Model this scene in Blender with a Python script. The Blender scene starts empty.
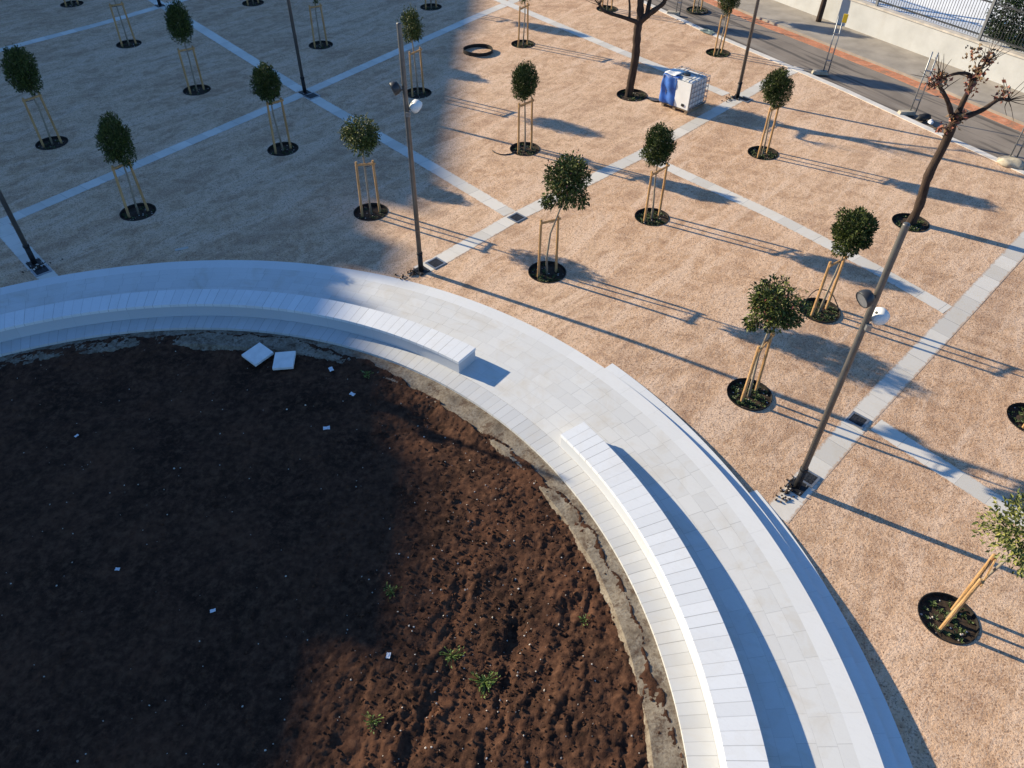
import bpy, bmesh, math, random
import numpy as np
from mathutils import Vector, Matrix, Quaternion
from mathutils.geometry import delaunay_2d_cdt

random.seed(7)
rng = np.random.default_rng(11)
sc = bpy.context.scene
COL = sc.collection
PI = math.pi
R = math.radians

# ------------------------------------------------------------------ terrain
CX, CY = -7.2, 4.1                     # centre of the round planting bed


def sp(x, k=.08):
    return k * np.logaddexp(0, np.asarray(x, float) / k)


def zg(x, y):
    """height of the plaza: level, with a gentle fall towards the near right"""
    t = ((np.asarray(x, float) - 2.1) * .391 - (np.asarray(y, float) - 12.8) * .920) / 9.45
    q = np.clip(sp(t) - sp(t - 1) - (sp(-5.) - sp(-6.)), 0, 1)
    return -.45 * (1 - (1-q)**1.8)


def Z(x, y):
    return float(zg(x, y))


# ------------------------------------------------------------------ helpers
def link(o, parent=None):
    COL.objects.link(o)
    if parent is not None:
        o.parent = parent
    return o


class MB:
    """collects shapes and links them as one mesh object"""
    def __init__(s):
        s.v = []; s.f = []; s.uv = []; s.mi = []

    def add(s, verts, faces, uvs=None, mi=0):
        b = len(s.v)
        s.v += [tuple(p) for p in verts]
        for i, f in enumerate(faces):
            s.f.append(tuple(b + k for k in f)); s.mi.append(mi)
            s.uv.append(uvs[i] if uvs else None)
        return s

    def box(s, c, size, rz=0, tilt=None, mi=0, top=1.0):
        hx, hy, hz = size[0]/2, size[1]/2, size[2]/2
        M = Matrix.Rotation(rz, 3, 'Z')
        if tilt is not None: M = tilt @ M if False else M @ tilt
        vs = []
        for z in (-1, 1):
            k = top if z > 0 else 1
            for x, y in ((-1, -1), (1, -1), (1, 1), (-1, 1)):
                vs.append(Vector(c) + M @ Vector((x*hx*k, y*hy*k, z*hz)))
        s.add(vs, [(3, 2, 1, 0), (4, 5, 6, 7), (0, 1, 5, 4), (1, 2, 6, 5), (2, 3, 7, 6), (3, 0, 4, 7)], mi=mi)
        return s

    def tube(s, pts, radii, n=8, cap=True, mi=0):
        pts = [Vector(p) for p in pts]
        if not hasattr(radii, '__len__'): radii = [radii]*len(pts)
        rings = []
        up = None
        for i, p in enumerate(pts):
            d = (pts[min(i+1, len(pts)-1)] - pts[max(i-1, 0)]).normalized()
            if up is None:
                up = Vector((1, 0, 0)) if abs(d.x) < .8 else Vector((0, 1, 0))
            a = (up - d*up.dot(d)).normalized(); b = d.cross(a); up = a
            rings.append([p + (a*math.cos(2*PI*k/n) + b*math.sin(2*PI*k/n))*radii[i] for k in range(n)])
        vs = [q for r in rings for q in r]
        fs = []
        for i in range(len(pts)-1):
            for k in range(n):
                k2 = (k+1) % n
                fs.append((i*n+k, i*n+k2, (i+1)*n+k2, (i+1)*n+k))
        if cap:
            fs.append(tuple(range(n-1, -1, -1))); fs.append(tuple((len(pts)-1)*n+k for k in range(n)))
        s.add(vs, fs, mi=mi)
        return s

    def lathe(s, prof, M=None, n=24, mi=0):
        """prof = [(r, z)...] spun round Z, then placed by M"""
        M = M or Matrix()
        vs = [M @ Vector((r*math.cos(2*PI*k/n), r*math.sin(2*PI*k/n), z)) for r, z in prof for k in range(n)]
        fs = []
        for i in range(len(prof)-1):
            for k in range(n):
                k2 = (k+1) % n
                fs.append((i*n+k, i*n+k2, (i+1)*n+k2, (i+1)*n+k))
        if prof[0][0] > 1e-4: fs.append(tuple(range(n-1, -1, -1)))
        if prof[-1][0] > 1e-4: fs.append(tuple((len(prof)-1)*n+k for k in range(n)))
        s.add(vs, fs, mi=mi)
        return s

    def mesh(s, name, mats, smooth=False):
        me = bpy.data.meshes.new(name)
        me.from_pydata(s.v, [], s.f)
        if any(u for u in s.uv):
            ul = me.uv_layers.new(name='UVMap')
            d = ul.data
            for p in me.polygons:
                u = s.uv[p.index]
                if u:
                    for j, li in enumerate(p.loop_indices): d[li].uv = u[j]
        for m in (mats if isinstance(mats, (list, tuple)) else [mats]): me.materials.append(m)
        me.polygons.foreach_set('material_index', s.mi)
        if smooth: me.polygons.foreach_set('use_smooth', [True]*len(me.polygons))
        me.update()
        return me

    def build(s, name, mats, parent=None, smooth=False, bevel=0):
        o = link(bpy.data.objects.new(name, s.mesh(name, mats, smooth)), parent)
        if bevel:
            m = o.modifiers.new('bevel', 'BEVEL'); m.width = bevel; m.segments = 2; m.limit_method = 'ANGLE'
        return o


def tag(o, label, cat, group=None, kind=None):
    if label: o['label'] = label
    if cat: o['category'] = cat
    if group: o['group'] = group
    if kind: o['kind'] = kind
    return o


def struct(o, label=None, cat=None):
    o['kind'] = 'structure'
    return tag(o, label, cat)


def empty(name, loc, rz=0, label=None, cat=None, group=None):
    o = link(bpy.data.objects.new(name, None))
    o.empty_display_size = .2
    o.location = loc; o.rotation_euler = (0, 0, rz)
    return tag(o, label, cat, group)


def dup(src, loc, rz, label, scale=None):
    r = src.copy(); COL.objects.link(r)
    r.location = loc; r.rotation_euler = (0, 0, rz); r['label'] = label
    if scale: r.scale = scale
    for ch in src.children:
        c = ch.copy(); COL.objects.link(c); c.parent = r
        for g in ch.children:
            d = g.copy(); COL.objects.link(d); d.parent = c
    return r


# ------------------------------------------------------------------ materials
class NT:
    def __init__(s, name):
        s.m = bpy.data.materials.new(name); s.m.use_nodes = True
        s.t = s.m.node_tree; s.n = s.t.nodes; s.l = s.t.links
        s.b = s.n['Principled BSDF']

    def node(s, typ, **kw):
        n = s.n.new(typ)
        for k, v in kw.items():
            if k in n.inputs: s.put(n.inputs[k], v)
            else: setattr(n, k, v)
        return n

    def put(s, inp, v):
        if isinstance(v, bpy.types.NodeSocket): s.l.new(v, inp)
        elif hasattr(v, '__len__') and len(v) == 3 and inp.type == 'RGBA': inp.default_value = (*v, 1)
        else: inp.default_value = v

    def math(s, op, a, b=None, c=None, clamp=False):
        n = s.n.new('ShaderNodeMath'); n.operation = op; n.use_clamp = clamp
        s.put(n.inputs[0], a)
        if b is not None: s.put(n.inputs[1], b)
        if c is not None: s.put(n.inputs[2], c)
        return n.outputs[0]

    def mix(s, f, a, b, mode='MIX'):
        n = s.n.new('ShaderNodeMix'); n.data_type = 'RGBA'; n.blend_type = mode
        s.put(n.inputs[0], f); s.put(n.inputs[6], a); s.put(n.inputs[7], b)
        return n.outputs[2]

    def ramp(s, f, stops):
        n = s.n.new('ShaderNodeValToRGB'); s.put(n.inputs[0], f)
        e = n.color_ramp.elements
        while len(e) < len(stops): e.new(.5)
        for q, (p, c) in zip(e, stops):
            q.position = p; q.color = (*c, 1) if hasattr(c, '__len__') else (c, c, c, 1)
        return n.outputs[0]

    def noise(s, vec, scale, detail=4, rough=.55, dist=0):
        n = s.n.new('ShaderNodeTexNoise')
        n.inputs['Scale'].default_value = scale; n.inputs['Detail'].default_value = detail
        n.inputs['Roughness'].default_value = rough; n.inputs['Distortion'].default_value = dist
        if vec is not None: s.l.new(vec, n.inputs['Vector'])
        return n.outputs[0]

    def pos(s):
        return s.n.new('ShaderNodeNewGeometry').outputs['Position']

    def obj(s):
        return s.n.new('ShaderNodeTexCoord').outputs['Object']

    def uv(s):
        return s.n.new('ShaderNodeTexCoord').outputs['UV']

    def scaled(s, vec, sc_, rot=(0, 0, 0)):
        if any(rot):
            r_ = s.n.new('ShaderNodeMapping'); s.l.new(vec, r_.inputs[0]); r_.inputs['Rotation'].default_value = rot; vec = r_.outputs[0]
        n = s.n.new('ShaderNodeMapping'); s.l.new(vec, n.inputs[0])
        n.inputs['Scale'].default_value = sc_
        return n.outputs[0]

    def bump(s, h, strength=.3, dist=.02, normal=None):
        n = s.n.new('ShaderNodeBump'); s.put(n.inputs['Height'], h)
        n.inputs['Strength'].default_value = strength; n.inputs['Distance'].default_value = dist
        if normal is not None: s.l.new(normal, n.inputs['Normal'])
        return n.outputs[0]

    def done(s, col, rough=.8, normal=None, spec=.3, metal=0):
        s.put(s.b.inputs['Base Color'], col); s.put(s.b.inputs['Roughness'], rough)
        s.put(s.b.inputs['Specular IOR Level'], spec); s.put(s.b.inputs['Metallic'], metal)
        if normal is not None: s.l.new(normal, s.b.inputs['Normal'])
        return s.m


def simple(name, col, rough=.6, metal=0, var=.25, scale=8, spec=.3, bump=0):
    t = NT(name); p = t.obj()
    f = t.noise(p, scale, 5)
    lo = tuple(c*(1-var) for c in col); hi = tuple(min(1, c*(1+var)) for c in col)
    c = t.ramp(f, [(.3, lo), (.7, hi)])
    return t.done(c, rough, t.bump(f, bump, .01) if bump else None, spec, metal)


def mat_plaza():
    t = NT('plaza_gravel'); p = t.pos()
    big = t.noise(p, .33, 4, .6, .7)
    mid = t.noise(p, 1.5, 6, .68, 1.4)
    streak = t.noise(t.scaled(p, (1, .22, 1), (0, 0, R(38))), 1.3, 6, .7, 1.1)
    wv = t.node('ShaderNodeTexWave', wave_type='RINGS', rings_direction='SPHERICAL')   # arcs left by brushing
    t.l.new(t.scaled(p, (.24, .31, 0)), wv.inputs['Vector'])
    wv.inputs['Scale'].default_value = 1.7; wv.inputs['Distortion'].default_value = 11; wv.inputs['Detail'].default_value = 4
    grain = t.noise(p, 30, 4, .75)
    base = t.ramp(big, [(.28, (.52, .345, .225)), (.52, (.61, .42, .275)), (.75, (.65, .465, .315))])
    broad = t.noise(p, .11, 3, .5, .4)
    base = t.mix(t.math('MULTIPLY', t.ramp(broad, [(.42, 1.), (.52, 0.)]), .5), base, (.60, .385, .235))
    base = t.mix(t.math('MULTIPLY', t.ramp(broad, [(.50, 0.), (.60, 1.)]), .5), base, (.67, .49, .34))
    base = t.mix(t.math('MULTIPLY', t.ramp(mid, [(.48, 0.), (.60, 1.)]), .65), base, (.76, .545, .385))
    base = t.mix(t.math('MULTIPLY', t.ramp(mid, [(.36, 1.), (.49, 0.)]), .70), base, (.40, .255, .165))
    base = t.mix(t.math('MULTIPLY', t.ramp(streak, [(.50, 0.), (.60, 1.)]), .60), base, (.80, .615, .47))
    base = t.mix(t.math('MULTIPLY', t.ramp(streak, [(.38, 1.), (.48, 0.)]), .60), base, (.43, .28, .19))
    base = t.mix(t.math('MULTIPLY', t.ramp(wv.outputs[1], [(.50, 0.), (.90, 1.)]), .30), base, (.74, .54, .385))
    vo = t.node('ShaderNodeTexVoronoi'); vo.inputs['Scale'].default_value = 42
    t.l.new(p, vo.inputs['Vector'])
    stone = t.node('ShaderNodeSeparateColor'); t.l.new(vo.outputs['Color'], stone.inputs[0])
    base = t.mix(t.math('MULTIPLY', t.ramp(stone.outputs[0], [(.0, 1.), (.30, 0.)]), .75), base, (.20, .11, .07))
    base = t.mix(t.math('MULTIPLY', t.ramp(stone.outputs[1], [(.72, 0.), (1., 1.)]), .55), base, (.76, .60, .46))
    base = t.mix(t.math('MULTIPLY', t.ramp(grain, [(.34, 1.), (.46, 0.)]), .55), base, (.22, .13, .085))
    spk = t.noise(p, 9, 3, .6)
    base = t.mix(t.math('MULTIPLY', t.ramp(spk, [(.60, 0.), (.68, 1.)]), .50), base, (.27, .165, .105))
    base = t.mix(1.0, base, (1.0, .945, .895), 'MULTIPLY')
    n1 = t.bump(grain, .7, .018)
    n1 = t.bump(spk, .35, .03, n1)
    n1 = t.bump(mid, .22, .05, n1)
    return t.done(base, .9, n1, .15)


def joints(t, u, step, w):
    """1 on the joint line, 0 on the slab"""
    f = t.math('FRACT', t.math('DIVIDE', u, step))
    d = t.math('ABSOLUTE', t.math('SUBTRACT', f, .5))
    return t.math('GREATER_THAN', d, .5 - w/step/2)


def mat_marble(name, step, width, col=(.74, .735, .72), rows=None, stain=.25, jd=.55, plank=.10, spill=False):
    t = NT(name); uv = t.uv(); p = t.pos()
    s = t.node('ShaderNodeSeparateXYZ'); t.l.new(uv, s.inputs[0])
    u, v = s.outputs[0], s.outputs[1]
    if rows:
        row = t.math('FLOOR', t.math('DIVIDE', v, rows))
        wn0 = t.node('ShaderNodeTexWhiteNoise', noise_dimensions='1D'); t.l.new(row, wn0.inputs['W'])
        u2 = t.math('ADD', u, t.math('MULTIPLY', wn0.outputs[0], step))
    else:
        u2 = u; row = None
    j = joints(t, u2, step, width)
    if rows: j = t.math('MAXIMUM', j, joints(t, v, rows, width*.7))
    cell = t.math('FLOOR', t.math('DIVIDE', u2, step))
    cell = t.math('ADD', cell, .5)
    if rows: cell = t.math('ADD', cell, t.math('MULTIPLY', row, 17.13))
    wn = t.node('ShaderNodeTexWhiteNoise', noise_dimensions='1D'); t.l.new(cell, wn.inputs['W'])
    c = t.mix(wn.outputs[0], tuple(q*(1-plank) for q in col), tuple(min(.86, q*(1+plank*.6)) for q in col))
    st = t.noise(p, 1.3, 6, .68, .7)
    c = t.mix(t.math('MULTIPLY', t.ramp(st, [(.48, 0.), (.76, 1.)]), stain), c, (.50, .43, .33))
    vein = t.noise(t.scaled(p, (1, 3, 1), (0, 0, .6)), 3.5, 6, .7, 1.8)
    c = t.mix(t.math('MULTIPLY', t.ramp(vein, [(.5, 0.), (.8, 1.)]), .28), c, (.50, .50, .52))
    dust = t.noise(p, 28, 3, .6)
    c = t.mix(t.math('MULTIPLY', t.ramp(dust, [(.6, 0.), (.8, 1.)]), .2), c, (.52, .46, .38))
    wj = t.node('ShaderNodeTexWhiteNoise', noise_dimensions='1D')
    t.l.new(t.math('ADD', t.math('ROUND', t.math('DIVIDE', u2, step)), .25), wj.inputs['W'])
    js = t.math('MULTIPLY', j, t.math('MULTIPLY_ADD', wj.outputs[0], jd*.8, jd*.4))
    c = t.mix(js, c, (.20, .19, .18))
    if spill:
        ed = t.math('MULTIPLY_ADD', t.math('ABSOLUTE', v), 1/.235, t.math('MULTIPLY_ADD', t.noise(p, 9, 5, .75), 1.0, -.5))
        c = t.mix(t.math('MULTIPLY', t.ramp(ed, [(.86, 0.), (1.0, 1.)]), .85), c, (.50, .34, .225))
    n = t.bump(t.math('MULTIPLY', j, -1.), .5, .006)
    n = t.bump(vein, .06, .01, n)
    rg = t.ramp(st, [(.3, .42), (.7, .7)])
    return t.done(c, rg, n, .4)


def mat_dirt():
    t = NT('red_brown_soil'); p = t.pos()
    a = t.noise(p, .8, 5, .65, .5); b = t.noise(p, 7, 6, .7); f = t.noise(p, 38, 4, .65)
    c = t.ramp(a, [(.3, (.030, .016, .011)), (.5, (.062, .030, .019)), (.72, (.105, .047, .027))])
    c = t.mix(t.math('MULTIPLY', t.ramp(b, [(.48, 0.), (.66, 1.)]), .7), c, (.135, .068, .040))
    c = t.mix(t.math('MULTIPLY', t.ramp(b, [(.30, 1.), (.47, 0.)]), .8), c, (.018, .012, .009))
    c = t.mix(t.math('MULTIPLY', t.ramp(f, [(.60, 0.), (.75, 1.)]), .45), c, (.20, .115, .070))
    g = t.noise(p, 85, 3, .7); n = t.bump(b, .15, .015); n = t.bump(f, .8, .012, n); n = t.bump(g, .6, .006, n)
    return t.done(c, .95, n, .08)


def mat_footing():
    t = NT('rough_concrete'); p = t.pos()
    a = t.noise(p, 2.2, 6, .7, .6); b = t.noise(p, 18, 5, .7)
    c = t.ramp(a, [(.3, (.12, .095, .07)), (.5, (.24, .20, .15)), (.72, (.34, .30, .24))])
    c = t.mix(t.math('MULTIPLY', t.ramp(b, [(.46, 0.), (.68, 1.)]), .7), c, (.10, .065, .045))
    c = t.mix(t.ramp(t.noise(p, 5, 6, .75), [(.52, 0.), (.62, .8)]), c, (.085, .052, .035))
    return t.done(c, .92, t.bump(b, .6, .02), .15)


def mat_asphalt():
    t = NT('worn_asphalt'); p = t.pos()
    a = t.noise(p, .6, 5, .6, .4); f = t.noise(p, 40, 3)
    st = t.noise(t.scaled(p, (1, .05, 1), (0, 0, R(-31))), 3.2, 5, .6, .3)
    c = t.ramp(a, [(.3, (.21, .175, .145)), (.7, (.31, .26, .215))])
    c = t.mix(t.math('MULTIPLY', t.ramp(st, [(.52, 0.), (.60, 1.)]), .75), c, (.07, .062, .058))
    c = t.mix(t.math('MULTIPLY', t.ramp(st, [(.30, 1.), (.42, 0.)]), .4), c, (.36, .33, .29))
    c = t.mix(t.math('MULTIPLY', f, .3), c, (.12, .11, .10))
    return t.done(c, .85, t.bump(f, .3, .01), .2)


def mat_trench():
    t = NT('red_trench_fill'); p = t.pos()
    a = t.noise(p, 1.8, 6, .75, 1.2); f = t.noise(p, 20, 4)
    c = t.ramp(a, [(.34, (.26, .19, .14)), (.44, (.42, .20, .12)), (.52, (.56, .22, .12)), (.68, (.64, .34, .22))])
    c = t.mix(t.math('MULTIPLY', t.ramp(f, [(.5, 0.), (.7, 1.)]), .35), c, (.36, .25, .19))
    return t.done(c, .9, t.bump(a, .5, .05), .1)


def mat_leaf(name, dark, light, red=None):
    t = NT(name)
    g = t.n.new('ShaderNodeNewGeometry')
    rnd = g.outputs['Random Per Island']
    stops = [(.0, dark), (.55, tuple((a+b)/2 for a, b in zip(dark, light))), (.93, light)]
    if red: stops.append((.97, red))
    c = t.ramp(rnd, stops)
    back = t.mix(g.outputs['Backfacing'], c, t.mix(.5, c, (.10, .14, .06)))
    m = t.done(back, .5, None, .22)
    t.b.inputs['Transmission Weight'].default_value = 0
    return m


def mat_bark(name, a, b, scale=9):
    t = NT(name); p = t.obj()
    f = t.noise(t.scaled(p, (1, 1, .22)), scale*1.6, 5, .7, .6)
    c = t.ramp(f, [(.3, a), (.7, b)])
    return t.done(c, .9, t.bump(f, .9, .03), .15)


def mat_wall():
    t = NT('white_render'); p = t.pos()
    a = t.noise(p, .9, 5, .65); s = t.noise(t.scaled(p, (1, 1, .12)), 3, 5, .7)
    c = t.ramp(a, [(.3, (.47, .46, .44)), (.6, (.56, .55, .53))])
    c = t.mix(t.math('MULTIPLY', t.ramp(s, [(.55, 0.), (.8, 1.)]), .35), c, (.42, .38, .32))
    return t.done(c, .85, t.bump(t.noise(p, 30, 3), .15, .01), .2)


M = {}
M['plaza'] = mat_plaza()
M['walk'] = mat_marble('pale_paving', .42, .008, (.645, .635, .61), rows=.30, stain=.55, jd=.42, plank=.05)
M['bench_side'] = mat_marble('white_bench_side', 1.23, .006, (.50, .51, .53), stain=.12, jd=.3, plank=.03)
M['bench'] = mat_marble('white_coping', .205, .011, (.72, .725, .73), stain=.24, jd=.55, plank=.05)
M['ledge'] = mat_marble('cream_coping', .205, .011, (.55, .55, .545), stain=.36, jd=.6, plank=.07)
M['border'] = mat_marble('white_border', .84, .006, (.69, .685, .67), stain=.12, jd=.25, plank=.03)
M['step'] = mat_marble('white_step', .60, .006, (.72, .72, .71), stain=.12, jd=.35, plank=.04)
M['band'] = mat_marble('white_band', .62, .010, (.66, .61, .535), stain=.42, jd=.8, plank=.12, spill=True)
M['dirt'] = mat_dirt()
M['footing'] = mat_footing()
M['asphalt'] = mat_asphalt()
M['trench'] = mat_trench()
M['pavement'] = simple('grey_pavement', (.33, .29, .245), .9, var=.22, scale=1.2, bump=.2)
M['kerb'] = simple('pale_kerb', (.62, .58, .53), .8, var=.15, scale=2)
M['court'] = simple('pale_court', (.84, .83, .81), .85, var=.12, scale=.7)
M['terrain'] = simple('dry_ground', (.22, .17, .12), .95, var=.3, scale=.05)
M['wall'] = mat_wall()
M['coping'] = simple('coping_stone', (.55, .49, .42), .8, var=.2, scale=3)
M['bars'] = simple('dark_grey_bars', (.045, .047, .05), .6, 0, var=.2)
M['rust'] = simple('dark_steel_edging', (.030, .026, .023), .7, .3, var=.4, scale=20)
M['pitsoil'] = simple('dark_mulch', (.045, .030, .020), .95, var=.5, scale=14, bump=.8)
M['wood'] = mat_bark('stake_pine', (.36, .20, .085), (.58, .36, .17), 6)
M['trunk'] = mat_bark('young_bark', (.22, .18, .13), (.36, .31, .24))
M['bark'] = mat_bark('dark_bark', (.028, .019, .015), (.085, .058, .044), 7)
M['leaf'] = mat_leaf('glossy_dark_leaf', (.012, .020, .006), (.115, .14, .028))
M['leaf_red'] = mat_leaf('leaf_with_new_growth', (.015, .025, .007), (.15, .17, .035), (.20, .06, .05))
M['leaf_lit'] = mat_leaf('sunlit_leaf', (.020, .034, .009), (.19, .19, .040))  # lighter leaf copy: sunlight on these crowns is put into the colour
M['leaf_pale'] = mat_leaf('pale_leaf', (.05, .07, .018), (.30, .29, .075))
M['ground_leaf'] = mat_leaf('ground_cover_leaf', (.025, .042, .014), (.11, .15, .05))
M['weed'] = mat_leaf('weed_leaf', (.05, .085, .02), (.20, .27, .055))
M['autumn'] = mat_leaf('dry_red_leaf', (.17, .055, .035), (.42, .17, .115))
M['hedge'] = mat_leaf('hedge_leaf', (.012, .026, .012), (.04, .075, .025))
M['pole'] = simple('grey_lamp_steel', (.145, .135, .125), .45, .55, var=.2, scale=4)
M['pole_base'] = simple('black_base_steel', (.022, .022, .024), .6, .3, var=.4)
M['lamp_body'] = simple('white_lamp_shell', (.72, .72, .70), .4, 0, var=.05)
M['lamp_dark'] = simple('dark_lamp_shell', (.05, .052, .056), .45, .4, var=.2)
M['cover'] = simple('cast_iron_cover', (.035, .037, .042), .6, .4, var=.4, scale=14)
M['galv'] = simple('galvanised_tube', (.30, .31, .32), .45, .7, var=.2)
M['concrete'] = simple('block_concrete', (.40, .35, .27), .9, var=.25, scale=7, bump=.4)
M['plastic'] = simple('milky_plastic', (.70, .685, .655), .5, var=.08, scale=2)
M['blue'] = simple('blue_sheet', (.045, .13, .42), .45, var=.35, scale=3, bump=.3)
M['white_sheet'] = simple('white_sheet', (.80, .79, .77), .5, var=.06, scale=3, bump=.2)
M['pallet'] = simple('pallet_wood', (.25, .18, .12), .85, var=.3, scale=5)
M['black'] = simple('black_rubber', (.016, .016, .017), .55, var=.3)
M['slab'] = simple('offcut_marble', (.74, .73, .71), .6, var=.1, scale=5)
M['pebble'] = simple('pale_pebble', (.48, .43, .37), .8, var=.4, scale=3)
M['scrap'] = simple('paper_scrap', (.70, .70, .72), .7, var=.1)
M['yellow'] = simple('yellow_cap', (.75, .50, .03), .5, var=.1)
M['facade'] = simple('facade_render', (.50, .45, .38), .85, var=.1, scale=.6)
M['glass'] = simple('window_glass', (.03, .04, .05), .1, 0, var=.1, spec=.6)

# ------------------------------------------------------------------ tree data
# x, y, crown centre height, crown width, crown height, crown x shift, kind, what singles it out
# kinds: 0 dark clipped, 1 bushy, 2 sunlit, its yellow-green light put into the leaf colour
T = [
 (-15.04, 23.23, 2.28, 1.12, 1.62, -.05, 0, 'slim dark-crowned tree closest to the left edge in the shade'),
 (-10.71, 19.03, 2.12, .98, 1.46, .08, 0, 'dark upright tree in shade above the left end of the bench'),
 (-15.85, 32.10, 2.50, 1.00, 1.50, 0, 0, 'top left tree cut off above its bare stakes'),
 (-11.66, 27.56, 2.38, 1.02, 1.44, .04, 0, 'dark tree in shade left of the post on the band crossing'),
 (-20.29, 37.02, 2.58, 1.00, 1.50, 0, 0, 'farthest-row tree at the top left corner, only its pit visible'),
 (-12.12, 37.43, 2.57, 1.00, 1.50, 0, 0, 'farthest-row tree in shade next to the top left post foot'),
 (-7.47, 22.98, 2.12, 1.04, 1.22, -.04, 0, 'round dark tree in shade just below the band crossing post'),
 (-8.00, 32.21, 2.36, 1.00, 1.45, 0, 0, 'shaded cut-off tree right of the band crossing post'),
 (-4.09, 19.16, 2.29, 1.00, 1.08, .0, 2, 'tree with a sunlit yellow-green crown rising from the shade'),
 (-3.89, 37.13, 2.34, 1.00, 1.45, 0, 0, 'farthest-row tree straight above the tall walkway lamp post'),
 (-3.55, 27.50, 2.31, .86, 1.28, -.08, 2, 'small half-lit tree directly behind the tall walkway lamp post'),
 (.31, 32.57, 2.35, 1.00, 1.45, 0, 0, 'cut-off tree right of the black ring'),
 (.34, 23.16, 2.18, .95, 1.26, -.05, 0, 'clipped oval tree in sun between the ring and the tank'),
 (.88, 16.29, 2.57, 1.06, 1.46, .46, 1, 'bushy pinkish-leaved tree with a slender pale trunk near the walkway'),
 (3.94, 19.05, 2.13, .98, 1.22, -.09, 0, 'clipped oval sunlit tree at the fork of two white bands'),
 (8.24, 31.79, 2.20, 1.00, 1.40, 0, 0, 'cut-off tree left of the post behind the tank'),
 (8.04, 23.05, 2.13, 1.00, 1.30, -.07, 0, 'clipped oval tree in sun below the post behind the tank'),
 (7.54, 14.87, 2.25, 1.10, 1.20, .08, 0, 'full round tree just left of the leaning two-lamp post'),
 (5.20, 11.98, 2.45, 1.02, 1.16, .05, 1, 'lopsided bushy tree with a drooping twig near the steps'),
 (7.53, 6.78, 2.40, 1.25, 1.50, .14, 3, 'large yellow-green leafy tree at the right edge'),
 (11.2, 11.46, 2.25, 1.05, 1.30, 0, 0, 'tree outside the right edge with half a pit visible'),
 (4.17, 37.11, 2.22, 1.00, 1.45, 0, 0, 'farthest-row tree left of the bare tree by the tank'),
 (8.30, 37.10, 2.25, 1.10, 1.40, 0, 0, 'tree beyond the top edge next to the road kerb'),
]
DEC = [(4.18, 27.61), (11.28, 18.93)]
PITS = [(t[0], t[1], .49) for t in T] + [(4.28, 27.52, .56), (11.26, 18.90, .50)]

# ------------------------------------------------------------------ ground sheets
# terrain far around, below the paving
mb = MB(); n = 48
mb.add([(0, 0, -1.3)] + [(600*math.cos(2*PI*k/n), 600*math.sin(2*PI*k/n), -1.3) for k in range(n)],
       [(0, k+1, (k+1) % n+1) for k in range(n)])
struct(mb.build('ground', M['terrain']))

# road kerb line (near edge of the road) and lines parallel to it
KERB = [(-8, 62.5), (-1.5, 51.2), (6.20, 37.75), (8.06, 34.50), (10.16, 31.35), (12.30, 28.10), (13.90, 25.35), (15.24, 23.10), (16.3, 21.3), (22, 11.3), (30, -3), (38, -18)]


def offset_line(L, d):
    out = []
    for i, p in enumerate(L):
        a = Vector(L[max(i-1, 0)]); b = Vector(L[min(i+1, len(L)-1)])
        t = (b-a).normalized(); nrm = Vector((-t.y, t.x))
        out.append(tuple(Vector(p) + nrm*d))
    return out


def circle(cx, cy, r, n):
    return [(cx+r*math.cos(2*PI*k/n), cy+r*math.sin(2*PI*k/n)) for k in range(n)]


# the plaza: triangulated sheet with holes for the pits and the round bed
outer = [(-60, -40), (38, -40)] + [p for p in reversed(KERB)] + [(-60, 62.5)]
outer = [outer[0], (38.0, -40.0)] + list(reversed(KERB)) + [(-60, 62.5)]
pts = []; edges = []


def add_loop(L):
    b = len(pts); pts.extend(Vector(p) for p in L)
    edges.extend((b+i, b+(i+1) % len(L)) for i in range(len(L)))


add_loop(outer)
RIN = 12.50
add_loop(circle(CX, CY, RIN, 200))
for x, y, r in PITS: add_loop(circle(x, y, r, 28))
for gx in np.arange(-30, 24, .9):
    for gy in np.arange(-14, 46, .9):
        if math.hypot(gx-CX, gy-CY) < RIN+.25: continue
        if any(math.hypot(gx-a, gy-b) < r+.15 for a, b, r in PITS): continue
        # keep inside the kerb
        if gx > 5 and gy > 20 and gx > 6.2 + (37.75-gy)*.61 - .8: continue
        if gx > 15: continue
        pts.append(Vector((gx+.01, gy+.013)))
res = delaunay_2d_cdt(pts, edges, [], 1, 1e-5)
vv, tri = res[0], res[2]
keep = []
for f in tri:
    c = sum((Vector(vv[i]) for i in f), Vector((0, 0)))/len(f)
    if math.hypot(c.x-CX, c.y-CY) < RIN-.02: continue
    if any(math.hypot(c.x-a, c.y-b) < r*.985 for a, b, r in PITS): continue
    keep.append(tuple(f))
mb = MB(); mb.add([(p.x, p.y, Z(p.x, p.y)) for p in vv], keep)
me = mb.mesh('plaza', M['plaza'], True)
bm = bmesh.new(); bm.from_mesh(me)
bmesh.ops.recalc_face_normals(bm, faces=bm.faces)
if sum(f.normal.z for f in bm.faces) < 0: bmesh.ops.reverse_faces(bm, faces=bm.faces)
bmesh.ops.delete(bm, geom=[v for v in bm.verts if not v.link_faces], context='VERTS')
bm.to_mesh(me); bm.free()
struct(link(bpy.data.objects.new('plaza', me)))


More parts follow.
